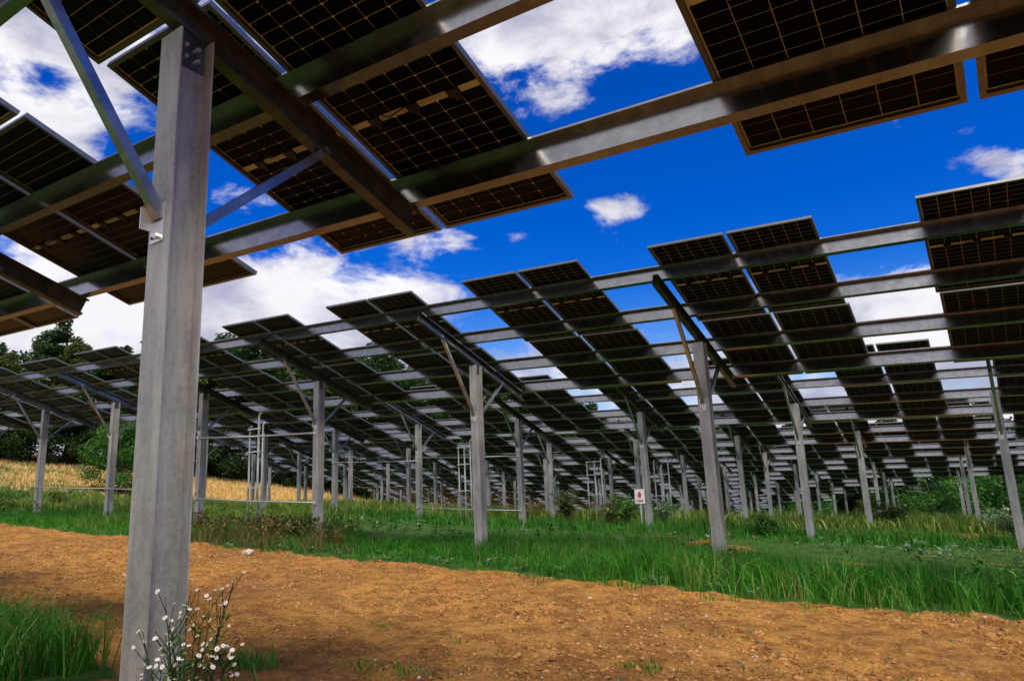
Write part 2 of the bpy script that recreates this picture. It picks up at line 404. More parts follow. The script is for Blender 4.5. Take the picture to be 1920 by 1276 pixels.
for q in range(3):
    b = MB(); dx = (.06, .02, .10)[q]; dz = (.05, .09, .035)[q]
    b.tube([(.25, PL / 2 - .03, -.022), (.33, PL / 2 - .08 - dx, -.03 - dz * .6), (.42, PL / 2 - .06, -.03 - dz), (.50, PL / 2 - .03, -.022)], .0045, 5)
    ME_CABS.append(b.mesh('cable', [M['cable']], True))
# far panel: frame, sheet and cells in one mesh
b = panel_frame(); b.m = [0] * len(b.f)
o = sheet_mb(); i = len(b.v); b.v += o.v; b.f += [tuple(q + i for q in f) for f in o.f]; b.m += [1 + q for q in o.m]
for c in range(6):
    for half in (0, 1):
        x = SPOTS[c][0]; ya = SPOTS[half * 72][1]
        for r in range(12):
            y = SPOTS[half * 72 + r * 6][1]; i = len(b.v)
            b.v += [(x, y, -.012), (x, y + CH, -.012), (x + CW, y + CH, -.012), (x + CW, y, -.012)]; b.f.append((i, i + 1, i + 2, i + 3)); b.m.append(3)
ME_PANEL_FAR = b.mesh('panel_far', [M['alu'], M['sheet'], M['glass_top'], M['cell']])

# post: C channel open towards +x with lips, base at z = 0
POST_H = HP - .46
def hprof(b_, a_, t, xw, lip):
    """deep section with a web set back from the +x edges of its two side plates, lips on the far edges"""
    h = a_ / 2; B = b_ / 2
    return [(B, -h), (B, -h + t), (xw, -h + t), (xw, h - t), (B, h - t), (B, h), (-B, h), (-B, h - lip), (-B + t, h - lip), (-B + t, h - t), (xw - t, h - t), (xw - t, -h + t), (-B + t, -h + t), (-B + t, -h + lip), (-B, -h + lip), (-B, -h)]
b = MB(); b.prism(hprof(.168, .168, .008, .022, .03), (0, 0, -.4), (0, 0, 1), (1, 0, 0), (0, 1, 0), POST_H + .4); 
ME_POST = b.mesh('post', [M['post']])
b = MB(); b.box((.0225, -.070, POST_H - .16), (.028, .070, POST_H + .05)); ME_HEAD = b.mesh('head_plate', [M['rafter']])
b = MB(); b.tube([(0, 0, 0), (.018, 0, 0)], .011, 6); ME_BOLT = b.mesh('bolt', [M['bright']])
HEAD_BOLTS = [(.028, yy, POST_H + zz) for yy, zz in ((-.03, -.05), (.03, -.05), (-.03, -.11), (.03, -.11))]
# rafter: C channel open to +x
RN0 = PTOP + HW + .002; RH = .17
RS0, RS1 = -1.52, 1.80
b = MB()
def sl(x, s, n): return Vector((x, 0, HP)) + s_dir * s + n_dn * n
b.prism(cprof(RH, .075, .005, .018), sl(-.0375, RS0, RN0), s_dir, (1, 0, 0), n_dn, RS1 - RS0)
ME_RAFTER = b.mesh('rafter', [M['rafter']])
ME_CLEATS = []
for s_ in (S1, S2, S3, S4):
    b = MB(); b.prism([(0, 0), (.075, 0), (.075, .005), (.005, .005), (.005, .06), (0, .06)], sl(.0, s_ + .010, PTOP + .03), n_dn, (1, 0, 0), s_dir, HW - .03)
    ME_CLEATS.append(b.mesh('cleat', [M['bright']]))
def brace_mesh(s_, sign):
    b = MB(); a = Vector((.0, sign * .10, 2.44)); e = sl(0, s_, RN0 + RH - .04)
    ax = (e - a); L = ax.length; ax.normalize(); u = Vector((1, 0, 0)); v = ax.cross(u).normalized()
    b.prism([(-.026, 0), (.026, 0), (.026, .045), (.022, .045), (.022, .004), (-.022, .004), (-.022, .045), (-.026, .045)], a, ax, u, v * (-sign), L)
    return b.mesh('brace', [M['brace']])
ME_BR1, ME_BR2 = brace_mesh(-.92, -1), brace_mesh(1.06, 1)
def bracket_mesh(sign):
    b = MB(); y0 = sign * .0850
    ya, yb = sorted((y0, y0 + sign * .006)); b.box((-.06, ya, 2.34), (.04, yb, 2.52)); m1 = b.mesh('bracket', [M['bright']])
    b = MB(); ya, yb = sorted((y0 + sign * .006, y0 + sign * .07)); b.box((-.034, ya, 2.39), (-.028, yb, 2.49)); m2 = b.mesh('lug', [M['bright']])
    b = MB(); b.tube([(.0, y0 + sign * .006, 0), (0, y0 + sign * .022, 0)], .014, 6); m3 = b.mesh('bolt', [M['bright']])
    b = MB(); b.box((-.018, min(y0 + sign * .006, y0 + sign * .010), -.006), (.012, max(y0 + sign * .006, y0 + sign * .010), .006)); m4 = b.mesh('slot', [M['hole']])
    return m1, m2, m3, m4
ME_BKS = [bracket_mesh(-1), bracket_mesh(1)]

OFFP = {0: 0, 1: -.156, 2: -.313, 3: -.30}
OFFX = {0: .002, 1: .160, 2: .316, 3: .413}
# (row, first post k, last post k)
ROWS = [(0, -4, 2), (1, -8, 2), (2, -6, 3), (3, -8, 3), (4, -10, 3), (5, -11, 3), (6, -12, 3), (7, -13, 0), (8, -14, 0), (9, -14, -2), (10, -13, -3), (11, -12, -4), (12, -11, -5)]
ORD = ['row overhead, with the thick post close to the camera', 'row standing in the grass strip along the bare earth', 'row in the second grass strip', 'row with the small sign beyond its line of posts',
       'fourth', 'fifth', 'sixth', 'seventh', 'eighth', 'ninth', 'tenth', 'eleventh', 'last']
LAB = ['nearest row of solar panels, seen from below overhead, on a thick galvanised post',
       'row of solar panels whose posts stand in tall grass at the edge of bare earth',
       'second full row of solar panels beyond the bare earth, over the next grass strip',
       'third full row of solar panels beyond the bare earth, smaller and lower in view'] + \
      ['%s row of solar panels counted back from the bare earth' % w_ for w_ in ('fourth', 'fifth', 'sixth', 'seventh', 'eighth', 'ninth', 'tenth', 'eleventh')] + \
      ['farthest row of solar panels, low in the dip before the woods']
row_info = {}
for (r, k0, k1) in ROWS:
    y0 = Y0 + r * PITCH; off = OFFP.get(r, -.156 * r)
    px = [PX0 + (k + off) * D for k in range(k0, k1 + 1)]
    xl, xr = px[0] - 1.75, px[-1] + 1.75
    def g(x): return float(base_h(x, y0))
    xa, xb = max(xl, -66), min(xr, 18)
    slope = (g(xb) - g(xa)) / (xb - xa); zref = g(xa) - slope * xa
    root = empty('solar_array_row', (px[len(px) // 2], y0, zref + slope * px[len(px) // 2]))
    tag(root, LAB[r], 'solar array', 'parallel rows of raised solar panels')
    R0 = root.location.copy()
    Z = lambda x: zref + slope * x - R0.z
    row_info[r] = (px, y0, lambda x, a=zref, b_=slope: a + b_ * x)
    xu = Vector((1, 0, slope)).normalized()
    near = r <= 2
    for j, x in enumerate(px):
        lx = x - R0.x; base = Matrix.Translation((lx, 0, Z(x)))
        post = link('post', ME_POST, root, mtx=base)
        if near:
            link('head_plate', ME_HEAD, post)
            if r == 0:
                for hb in HEAD_BOLTS: link('bolt', ME_BOLT, post, hb)
            for (m1, m2, m3, m4) in ME_BKS:
                link('bracket', m1, post)
                if r < 2:
                    link('lug', m2, post)
                    for zz in (2.365, 2.495): link('bolt', m3, post, (0, 0, zz)); link('slot', m4, post, (-.03, 0, zz))
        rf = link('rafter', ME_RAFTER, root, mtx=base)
        if r <= 3:
            for cm in ME_CLEATS: link('cleat', cm, rf)
        if r <= 6 or j % 1 == 0:
            link('brace', ME_BR1, root, mtx=base); link('brace', ME_BR2, root, mtx=base)
    # purlins: Z sections, top flange up the slope
    for s_ in (S1, S2, S3, S4):
        b = MB(); o_ = Vector((xl - R0.x, 0, HP + Z(xl))) + s_dir * (s_ + .005) + n_dn * PTOP
        b.prism(zprof(HW, .058, .004, .016), o_, xu, -s_dir, n_dn, (xr - xl) / xu.x)
        link('purlin', b.mesh('purlin', [M['purlin']]), root)
    # panels
    zc = xu.cross(-s_dir); 
    up = -n_dn
    Mx = Matrix.Identity(4)
    ypan = s_dir
    yy = (ypan - xu * ypan.dot(xu)).normalized(); nn = xu.cross(yy)
    for i in range(3): Mx[i][0] = xu[i]; Mx[i][1] = yy[i]; Mx[i][2] = nn[i]
    xo = XP + OFFX.get(r, .16 * r % 1.0 if r != 4 else .55) * PER
    j0 = math.floor((xl - xo) / PER) - 1
    first_cells = 0
    for j in range(j0, j0 + 40):
        for q in range(2):
            x = xo + j * PER + q * (PW + GAP)
            if x < xl - .35 or x + PW > xr + .35: continue
            for tbl, s_end in ((0, STOP), (1, SBOT - PL)):
                o_ = Vector((x - R0.x, 0, HP + Z(x))) + s_dir * s_end
                jit = Matrix.Rotation(random.uniform(-.0016, .0016), 4, 'X') @ Matrix.Rotation(random.uniform(-.0012, .0012), 4, 'Y')
                mt = Matrix.Translation(o_) @ Mx @ jit
                if not near:
                    link('panel', ME_PANEL_FAR, root, mtx=mt); continue
                p_ = link('panel', ME_FRAME, root, mtx=mt)
                link('glass_sheet', ME_SHEET, p_)
                if r == 0 and tbl == 1 and j == 0:
                    for (cx, cy) in SPOTS: link('cell', ME_CELL, p_, (cx, cy, 0))
                else: 
                    cg = link('cell_grid', ME_CELLS if r == 0 else ME_CELLS_S, p_); cg['kind'] = 'stuff'
                for cx in (.21, .50, .79):
                    link('junction_box', ME_JBOX, p_, (cx * PW - .037, PL / 2 - .028, 0))
                link('ribbon', ME_RIB, p_, (.255, PL / 2 - .010, 0)); link('cable', ME_CABS[random.randrange(3)], p_); link('ribbon', ME_RIB, p_, (.57, PL / 2 - .010, 0))

# ------------------------------------------------------------------ conduit risers and rails between posts
def at_px(px, y):
    """x where the vertical plane y = const is seen at picture column px near the horizon"""
    d = aim(px, 900); t = y / d.y; return d.x * t
def riser(px, y, hs, label, n=3, gaps=(.11, .09), r=.016):
    x = at_px(px, y); zg = float(base_h(x, y))
    root = empty('conduit_riser', (x, y, zg)); tag(root, label, 'conduit', 'upright conduit pipes among the posts')
    xx = 0; xs_ = [0]
    for q in range(n - 1): xx += gaps[q % len(gaps)] * 1.0; xs_.append(xx)
    for q, dx in enumerate(xs_):
        b = MB(); h = hs[q % len(hs)]
        b.tube([(dx, .03 * q, -.2), (dx + .005, .03 * q, h * .5), (dx, .03 * q, h - .06), (dx + .02, .03 * q + .01, h - .015), (dx + .06, .03 * q + .02, h)], r * (1.25 if q == 1 else 1), 8)
        link('pipe', b.mesh('pipe', [M['pipe']], True), root)
    for zz in (1.05, 1.9, 2.45):
        if zz < min(hs):
            b = MB(); b.box((-.03, -.05, zz), (xs_[-1] + .03, -.022, zz + .03)); link('clamp', b.mesh('clamp', [M['bright']]), root)
    b = MB(); hh = max(hs)
    b.tube([(.12, .03, hh), (.2, .2, hh - .12), (.42, .5, hh - .20), (.6, .7, hh + .05), (.68, .8, hh + .3)], .012, 6); link('cable', b.mesh('cable', [M['cable']], True), root)
riser(466, 11.0, (2.55, 2.85, 2.60), 'three grey upright conduit pipes nearest the bare earth, beside brown weeds', gaps=(.30, .12), r=.022)
riser(861, 18.8, (2.55, 2.55, 2.7), 'three grey upright conduit pipes just behind a post at the grass strip edge', gaps=(.22, .22), r=.02)
riser(1102, 28.0, (2.5, 2.5, 2.6), 'group of grey upright conduit pipes left of the white sign', gaps=(.35, .3), r=.03)
riser(1228, 28.4, (2.5, 2.3, 2.5), 'group of grey upright conduit pipes right of the white sign', gaps=(.3, .3), r=.03)
def rail(r, ka, kb, z, label, rad=.013, over=0.0):
    px, y0, zf = row_info[r]; k0 = [q for q in ROWS if q[0] == r][0][1]
    xa, xb = px[ka - k0], px[kb - k0]
    a = (xa - over, y0 - .10, zf(xa) + z); b_ = (xb + .02, y0 - .10, zf(xb) + z)
    root = empty('horizontal_rail', ((xa + xb) / 2, y0 - .10, (a[2] + b_[2]) / 2)); tag(root, label, 'rail', 'thin horizontal rails tied between posts')
    o_ = Vector(root.location); mid_ = (Vector(a) + Vector(b_)) / 2 - Vector((0, 0, .02))
    b = MB(); b.tube([Vector(a) - o_, mid_ - o_, Vector(b_) - o_], rad, 8); link('tube', b.mesh('tube', [M['pipe']], True), root)
    for p in (a, b_):
        b = MB(); q = Vector(p) - o_; b.box((q.x - .03, q.y - .026, q.z - .035), (q.x + .03, q.y + .012, q.z + .035)); link('clamp', b.mesh('clamp', [M['bright']]), root)
rail(1, -3, -2, .80, 'low thin rail across the brown weeds behind the thick near post')
rail(1, -3, -2, 2.26, 'high thin rail near the panels behind the conduit pipes', .022)
rail(1, -5, -4, .98, 'low thin rail between the two posts at the left of the meadow')
rail(1, -4, -3, .98, 'low thin rail running behind the thick near post')
rail(2, -3, -2, .50, 'low thin rail in front of the straw field seen past the middle post')
rail(2, -4, -3, 2.1, 'high thin rail left of the middle post in the second grass strip')
rail(2, -3, -2, 2.2, 'high thin rail right of the middle post in the second grass strip')

# sign
px2, y2, zf2 = row_info[2]
sx = at_px(1197, y2 - .2); d_ = aim(1197, 930); zt = 1.33 + d_.z / d_.y * (y2 - .2)
sg = empty('notice_sign', (sx, y2 - .2, zt)); tag(sg, 'small white notice sign with a red mark beside a post in the second grass strip', 'sign')
sg.rotation_euler = (0, 0, math.radians(12))
b = MB(); b.box((-.14, -.008, -.20), (.14, .008, .20)); link('sign_plate', b.mesh('sign_plate', [M['sign']]), sg)
b = MB(); b.box((-.045, -.012, -.03), (.045, -.0085, .09)); b.box((-.02, -.012, .093), (.025, -.0085, .125)); link('red_mark', b.mesh('red_mark', [M['red']]), sg)
b = MB(); b.box((-.10, -.012, -.15), (.10, -.0085, -.12)); b.box((-.08, -.012, -.10), (.08, -.0085, -.085)); link('red_line', b.mesh('red_line', [M['red']]), sg)
b = MB(); b.tube([(0, .02, -1.2), (0, .02, .18)], .018, 6); link('sign_stake', b.mesh('sign_stake', [M['pipe']]), sg)

# two short fence posts in the meadow
for (px_, yy_, hh, rr_, lab) in ((55, 21, 1.15, .07, 'dark leaning fence post in the meadow, left of the first array post'), (128, 20, .85, .06, 'short brown fence post in the meadow between two array posts')):
    x = at_px(px_, yy_); b = MB(); b.tube([(0, 0, -.2), (.01, 0, hh * .6), (.03, .01, hh)], [rr_, rr_ * .95, rr_ * .85], 9)
    o = link('fence_post', b.mesh('fence_post', [M['wood']], True), None, (x, yy_, float(base_h(x, yy_)))); tag(o, lab, 'fence post')

# ------------------------------------------------------------------ grass and weeds (numpy built)
def blades(name, P, h, wd, lean, M_, label, segs=2, seed=1, dirv=None, curl=.5, kind='stuff', cat='grass', tint=None):
    g_ = np.random.default_rng(seed); n = len(P)
    a = g_.uniform(0, 2 * np.pi, n); fa = g_.uniform(0, 2 * np.pi, n)
    L = np.stack([np.cos(a), np.sin(a), 0 * a], -1) if dirv is None else dirv
    S = np.stack([np.cos(fa), np.sin(fa), 0 * a], -1)
    h = h[:, None]; wd = wd[:, None] * .5; le = lean[:, None]
    up = np.array([0, 0, 1.0])
    mid_ = P + up * h * .55 + L * h * le * .30
    tip = P + up * h * (1 - le * curl * .6) + L * h * le * (1.0)
    V = np.stack([P - S * wd, P + S * wd, mid_ + S * wd * .8, mid_ - S * wd * .8, tip], 1).reshape(-1, 3)
    i = np.arange(n)[:, None] * 5
    F = np.concatenate([i + np.array([[0, 1, 2]]), i + np.array([[0, 2, 3]]), i + np.array([[3, 2, 4]])], 1).reshape(-1, 3)
    t = g_.random(n) if tint is None else tint
    me = fast_mesh(name, V, F, M_, False, {'tint': ('POINT', np.repeat(t, 5))})
    o = link(name, me); tag(o, label, cat, None, kind); return o
def scatter(x0, x1, y0, y1, n, seed, maskf=None):
    g_ = np.random.default_rng(seed); x = g_.uniform(x0, x1, n); y = g_.uniform(y0, y1, n)
    if maskf is not None:
        k = g_.random(n) < maskf(x, y); x, y = x[k], y[k]
    return x, y
def tufts(x, y, per, rad, seed):
    g_ = np.random.default_rng(seed); n = len(x)
    X_ = np.repeat(x, per) + g_.normal(0, 1, n * per) * np.repeat(rad, per); Y_ = np.repeat(y, per) + g_.normal(0, 1, n * per) * np.repeat(rad, per)
    return X_, Y_
def ground_pts(x, y, dz=-.02): return np.stack([x, y, H(x, y) + dz], -1)

def m_strip1(x, y): return (.12 * sm(y - dirt_edge(x), -.65, -.2) + .88 * sm(y - dirt_edge(x), -.15, .45)) * sm(12.6 + .6 * fbm(x, y, .5, 2) - y, 0, .8)
# strip at the foot of the first full row: tall lush grass
x, y = scatter(-27, 3.5, 8.1, 13.2, 10500, 11, m_strip1)
hN = np.clip(.25 + .55 * fbm(x, y, .55, 3) + .10 * sm(x, -9, -5) + .05, .10, .55)
X_, Y_ = tufts(x, y, 15, np.full(len(x), .055), 12); hN = hN * (.35 + .65 * sm(y - dirt_edge(x), -.3, .5)); hh = np.repeat(hN, 15) * rng.uniform(.45, 1.25, len(X_))
blades('grass_strip', ground_pts(X_, Y_), hh, rng.uniform(.006, .013, len(X_)), rng.uniform(.1, .9, len(X_)), M['grass'], 'lush tall green grass along the posts at the edge of the bare earth', seed=13,
       tint=np.clip(np.repeat(rng.random(len(x)), 15) * .6 + rng.random(len(X_)) * .4 + .6 * np.repeat(fbm(x, y, .6, 2), 15), 0, 1))
# later strips
def m_strip2(x, y):
    q = np.abs(((y - Y0 + PITCH / 2) % PITCH) - PITCH / 2); return np.clip(.25 + sm(2.3 - q, -.4, .6), 0, 1) * (strip_mask(x, y) > .45)
x, y = scatter(-46, 8, 12.8, 26, 13000, 21, m_strip2)
q_ = sm(1.6 - np.abs(((y - Y0 + PITCH / 2) % PITCH) - PITCH / 2), -.2, .6)
hN = np.clip((.07 + .33 * q_) * (1 + .9 * fbm(x, y, .5, 3)), .06, .6)
X_, Y_ = tufts(x, y, 9, np.full(len(x), .09), 22); hh = np.repeat(hN, 9) * rng.uniform(.5, 1.2, len(X_))
blades('grass_strip', ground_pts(X_, Y_), hh, rng.uniform(.012, .022, len(X_)), rng.uniform(.1, .9, len(X_)), M['grass'], 'green grass of the second strip, with low growth in front of it', seed=23,
       tint=np.clip(np.repeat(rng.random(len(x)), 9) * .7 + rng.random(len(X_)) * .3, 0, 1))
x, y = scatter(-75, 14, 26, 62, 15000, 31, lambda x, y: sm(-(-x - 1.1 * y + 6), -22, -6))
X_, Y_ = tufts(x, y, 6, np.full(len(x), .22), 32); q_ = sm(2.6 - np.abs(((Y_ - Y0 + PITCH / 2) % PITCH) - PITCH / 2), -.4, .8)
hh = (.18 + .45 * q_) * rng.uniform(.5, 1.25, len(X_)) * (1 + .8 * fbm(X_, Y_, .25, 3))
blades('meadow', ground_pts(X_, Y_), hh, rng.uniform(.03, .06, len(X_)), rng.uniform(.1, .8, len(X_)), M['grass_far'], 'yellow green meadow growth under the farther rows', seed=33)
# meadow at the left, in front of the straw field
x, y = scatter(-98, -17, 12.4, 46, 40000, 41, lambda x, y: sm(-x - .55 * (y - 12), 12, 20))
X_, Y_ = tufts(x, y, 7, np.full(len(x), .13), 42); hh = np.clip(.50 + .8 * fbm(X_, Y_, .35, 3), .12, 1.1) * rng.uniform(.5, 1.2, len(X_))
blades('meadow', ground_pts(X_, Y_), hh, rng.uniform(.02, .045, len(X_)), rng.uniform(.1, .9, len(X_)), M['grass_far'], 'rank yellow green meadow plants between the array posts and the straw field', seed=43)
# ripe straw field
x, y = scatter(-125, -34, 22, 90, 26000, 51, lambda x, y: sm(-x + .5 * y + 4 * fbm(x, y, .08, 3), 86, 104) * sm(-x, 28, 36))
X_, Y_ = tufts(x, y, 4, np.full(len(x), .5), 52); hh = rng.uniform(.4, .85, len(X_))
blades('straw_field', ground_pts(X_, Y_), hh, rng.uniform(.09, .16, len(X_)), rng.uniform(.1, .6, len(X_)), M['wheat'], 'ripe orange straw standing in the field before the woods', seed=53, cat='crop')
# corner tuft near the camera and grass under the nearest row
x, y = scatter(-12, -5.3, .6, 2.75, 1500, 61, lambda x, y: strip_mask(x, y))
X_, Y_ = tufts(x, y, 15, np.full(len(x), .05), 62); hh = rng.uniform(.22, .58, len(X_))
blades('grass_strip', ground_pts(X_, Y_), hh, rng.uniform(.006, .012, len(X_)), rng.uniform(.2, 1.0, len(X_)), M['grass'], 'bright green grass in the near corner beside the thick post', seed=63)

# broad-leaved rosettes: leaves nearly flat, bluish green
def leaves(name, C, sz, M_, label, seed, per=9, tilt=.35, cat='weeds', link_=True, rad=1.0, rise=.02):
    g_ = np.random.default_rng(seed); n = len(C) * per
    P = np.repeat(C, per, 0); s_ = np.repeat(sz, per) * g_.uniform(.5, 1.1, n)
    a = g_.uniform(0, 2 * np.pi, n); L = np.stack([np.cos(a), np.sin(a), g_.uniform(0, tilt * 2, n)], -1); L /= np.linalg.norm(L, axis=1)[:, None]
    S = np.cross(L, np.array([0, 0, 1.0])); S /= np.linalg.norm(S, axis=1)[:, None]
    P = P + L * (s_ * g_.uniform(.1, .8, n) * rad)[:, None]; P[:, 2] += g_.uniform(0, 1, n) * np.repeat(sz, per) * rise * 10
    l = s_[:, None]
    U = np.cross(S, L)
    V = np.stack([P, P + L * l * .5 + S * l * .28 + U * l * .06, P + L * l * 1.0 - U * l * .1, P + L * l * .5 - S * l * .28 + U * l * .06], 1).reshape(-1, 3)
    i = np.arange(n)[:, None] * 4; F = np.concatenate([i + np.array([[0, 1, 2]]), i + np.array([[0, 2, 3]])], 1).reshape(-1, 3)
    me = fast_mesh(name, V, F, M_, False, {'tint': ('POINT', np.repeat(g_.random(n), 4))})
    if not link_: return me
    o = link(name, me); tag(o, label, cat, None, 'stuff'); return o
x, y = scatter(-20, 4, 9.6, 17.5, 1500, 71, lambda x, y: np.clip(.15 + 1.6 * fbm(x, y, .5, 3) + .3 * sm(y, 11, 12.5), 0, 1))
leaves('weed_patch', ground_pts(x, y, .05) + np.array([0, 0, .06]), rng.uniform(.06, .15, len(x)), M['weed'], 'pale broad leaved weeds between the first two grass strips', 72)
x, y = scatter(-13, -2.5, 8.5, 9.4, 90, 73, lambda x, y: sm(y - dirt_edge(x), -.15, .1))
leaves('weed_patch', ground_pts(x, y, .05), rng.uniform(.05, .11, len(x)), M['weed'], 'pale weeds along the edge of the bare earth', 74)
x, y = scatter(-26, 3, 8.9, 12.6, 420, 171, lambda x, y: np.clip(.3 + 2 * fbm(x, y, .8, 2), 0, 1))
leaves('weed_patch', ground_pts(x, y, .05) + np.array([0, 0, .12]), rng.uniform(.05, .12, len(x)), M['leaf_mid'], 'leafy green weeds mixed into the tall grass of the first strip', 172, per=16, tilt=.8, rad=1.5, rise=.25)
# sparse seedlings on the bare earth
x, y = scatter(-14, 1, 3.0, 8.6, 700, 75, lambda x, y: np.clip(.10 + 2.2 * (fbm(x, y, .7, 3) - .1) + .3 * sm(y, 5, 3), 0, 1))
leaves('seedlings', ground_pts(x, y, .0), rng.uniform(.015, .04, len(x)), M['weed'], 'small seedlings scattered over the bare earth', 76, per=6, cat='seedlings')
# brown dry weeds round the conduit pipes
x, y = scatter(-15.2, -9.8, 8.6, 10.8, 330, 81, lambda x, y: np.clip(.7 + 1.4 * fbm(x, y, .9, 2), 0, 1) * sm(-x, 9.8, 12.0))
X_, Y_ = tufts(x, y, 16, np.full(len(x), .10), 82); hh = np.repeat(rng.uniform(.12, .60, len(x)) ** 1.25, 16) * rng.uniform(.6, 1.1, len(X_))
blades('dry_weeds', ground_pts(X_, Y_), hh, rng.uniform(.008, .016, len(X_)), rng.uniform(.1, .7, len(X_)), M['dry'], 'brown and rusty dry weeds at the foot of the conduit pipes', seed=83, cat='weeds')
leaves('dry_weed_leaves', ground_pts(x, y, .1) + np.array([0, 0, .12]), rng.uniform(.05, .10, len(x)), M['dry'], 'brown leafy weeds in front of the conduit pipes', 84, per=8, tilt=.9, cat='weeds', rad=1.6, rise=.25)
# tall herb clumps under the third row, things one can tell apart
def herb(px_, y_, h, wdt, mt, label, seed, n=900, name='weed_bush', cat='bush', group='leafy weed bushes under the rows', dark=False):
    x_ = at_px(px_, y_); zg = float(base_h(x_, y_)); g_ = np.random.default_rng(seed)
    root = empty(name, (x_, y_, zg)); tag(root, label, cat, group)
    b = MB(); tips = []
    for q in range(9):
        a = g_.uniform(0, 6.28); rr_ = g_.uniform(.1, .5) * wdt; e = (math.cos(a) * rr_, math.sin(a) * rr_, h * g_.uniform(.6, 1.0))
        b.tube([(0, 0, -.05), (e[0] * .4, e[1] * .4, e[2] * .5), e], [.012, .009, .004], 5); tips.append(e)
    link('stem', b.mesh('stem', [M['bark']]), root)
    C = []
    for q in range(n // 9):
        t_ = tips[g_.integers(9)]; f_ = g_.uniform(.25, 1.02); C.append((t_[0] * f_ + g_.normal(0, .09 * wdt), t_[1] * f_ + g_.normal(0, .09 * wdt), t_[2] * f_ + g_.normal(0, .05)))
    me = leaves('foliage', np.array(C), g_.uniform(.06, .13, len(C)) * (h / .8) ** .5, mt, '', seed + 1, per=9, tilt=.8, link_=False, rad=1.2)
    link('foliage', me, root)
herb(1060, 26.5, 1.15, 1.6, M['leaf_olive'], 'olive weed bush rising behind the second grass strip, left of the conduit pipes', 101, 1500)
herb(1140, 26.0, .95, 1.8, M['dry'], 'reddish weed bush between the conduit pipes and the white sign', 102, 1200)
herb(1165, 25.0, 1.1, 1.5, M['leaf_mid'], 'green weed bush just left of the white sign', 103, 1500)
herb(1240, 25.5, .9, 1.4, M['weed'], 'pale weed bush just right of the sign post', 104, 1200)
herb(1000, 27.5, .7, 2.2, M['dry'], 'tan weed bush against the straw field', 105, 1300)
herb(1345, 10.0, .42, .55, M['dry'], 'brown weed clump at the foot of the tall post right of centre', 106, 700)
herb(1655, 29.5, .95, 1.5, M['leaf_olive'], 'olive bush around the foot of a far post on the right', 107, 1700)
herb(1430, 19.2, .6, 1.2, M['leaf_mid'], 'dark green clump in the second grass strip right of centre', 108, 1200)
herb(520, 10.2, .55, 1.2, M['dry'], 'rusty weed clump beside the conduit pipes', 109, 900)
herb(560, 10.0, .55, .9, M['leaf_olive'], 'olive weed clump left of the post beside the conduit pipes', 110, 900)
herb(370, 10.3, .5, .8, M['dry'], 'brown weed clump behind the thick near post', 111, 700)
herb(110, 16.0, .75, 1.8, M['leaf_olive'], 'yellow green meadow bush between the first two posts on the left', 112, 1200)
herb(30, 15.5, .85, 1.5, M['leaf_mid'], 'green meadow bush at the left of the first array post', 113, 1200)
herb(330, 26, .8, 2.0, M['leaf_mid'], 'meadow bush beyond the thick near post', 114, 1200)
herb(1885, 24, .9, 2.0, M['weed'], 'pale flowering bush near the farthest posts on the right', 115, 1200)

# small clumps of grass on the earth close by
for q, (px_, py_, h, n_, lab) in enumerate([(472, 1250, .17, 160, 'small bright green grass clump on the earth, right of the white flowers'),
        (760, 1262, .10, 70, 'low grass clump at the bottom of the bare earth'), (1200, 1250, .08, 60, 'flat pale grass clump right of centre on the bare earth'),
        (690, 1250, .09, 60, 'sparse weed clump on the bare earth below the middle'), (715, 1172, .06, 50, 'tiny green clump in the middle of the bare earth'),
        (195, 1160, .07, 50, 'tiny green clump left of the thick near post'), (850, 1200, .05, 40, 'tiny weed on the bare earth, right of the middle clump')]):
    d_ = aim(px_, py_); t_ = 4.0
    for _ in range(30): P_ = CAM + d_ * t_; t_ += (P_.z - float(H(P_.x, P_.y))) / -d_.z * .8
    P_ = CAM + d_ * t_
    g_ = np.random.default_rng(200 + q); X_ = g_.normal(0, .07 + h * .35, n_); Y_ = g_.normal(0, .05 + h * .25, n_)
    P3 = np.stack([X_, Y_, 0 * X_ - .01], -1)
    o = blades('grass_clump', P3, g_.uniform(.5, 1.2, n_) * h, g_.uniform(.006, .011, n_), g_.uniform(.3, 1.1, n_), M['grass'], lab, seed=210 + q, kind='thing', cat='grass clump')
    o.location = (P_.x, P_.y, float(H(P_.x, P_.y))); o['group'] = 'grass clumps on the bare earth'

g_ = np.random.default_rng(777)
tx, ty = scatter(-12, .5, 3.4, 8.6, 900, 778, lambda x, y: np.clip(.04 + .9 * fbm(x, y, .9, 2), 0, 1) * (strip_mask(x, y) < .3))
X_, Y_ = tufts(tx, ty, 9, g_.uniform(.015, .06, len(tx)), 779)
blades('sprouts', ground_pts(X_, Y_, 0), g_.uniform(.015, .075, len(X_)), g_.uniform(.003, .007, len(X_)), g_.uniform(.3, 1.2, len(X_)), M['grass_far'], 'small green sprouts dotted over the bare earth', seed=780, cat='sprouts')

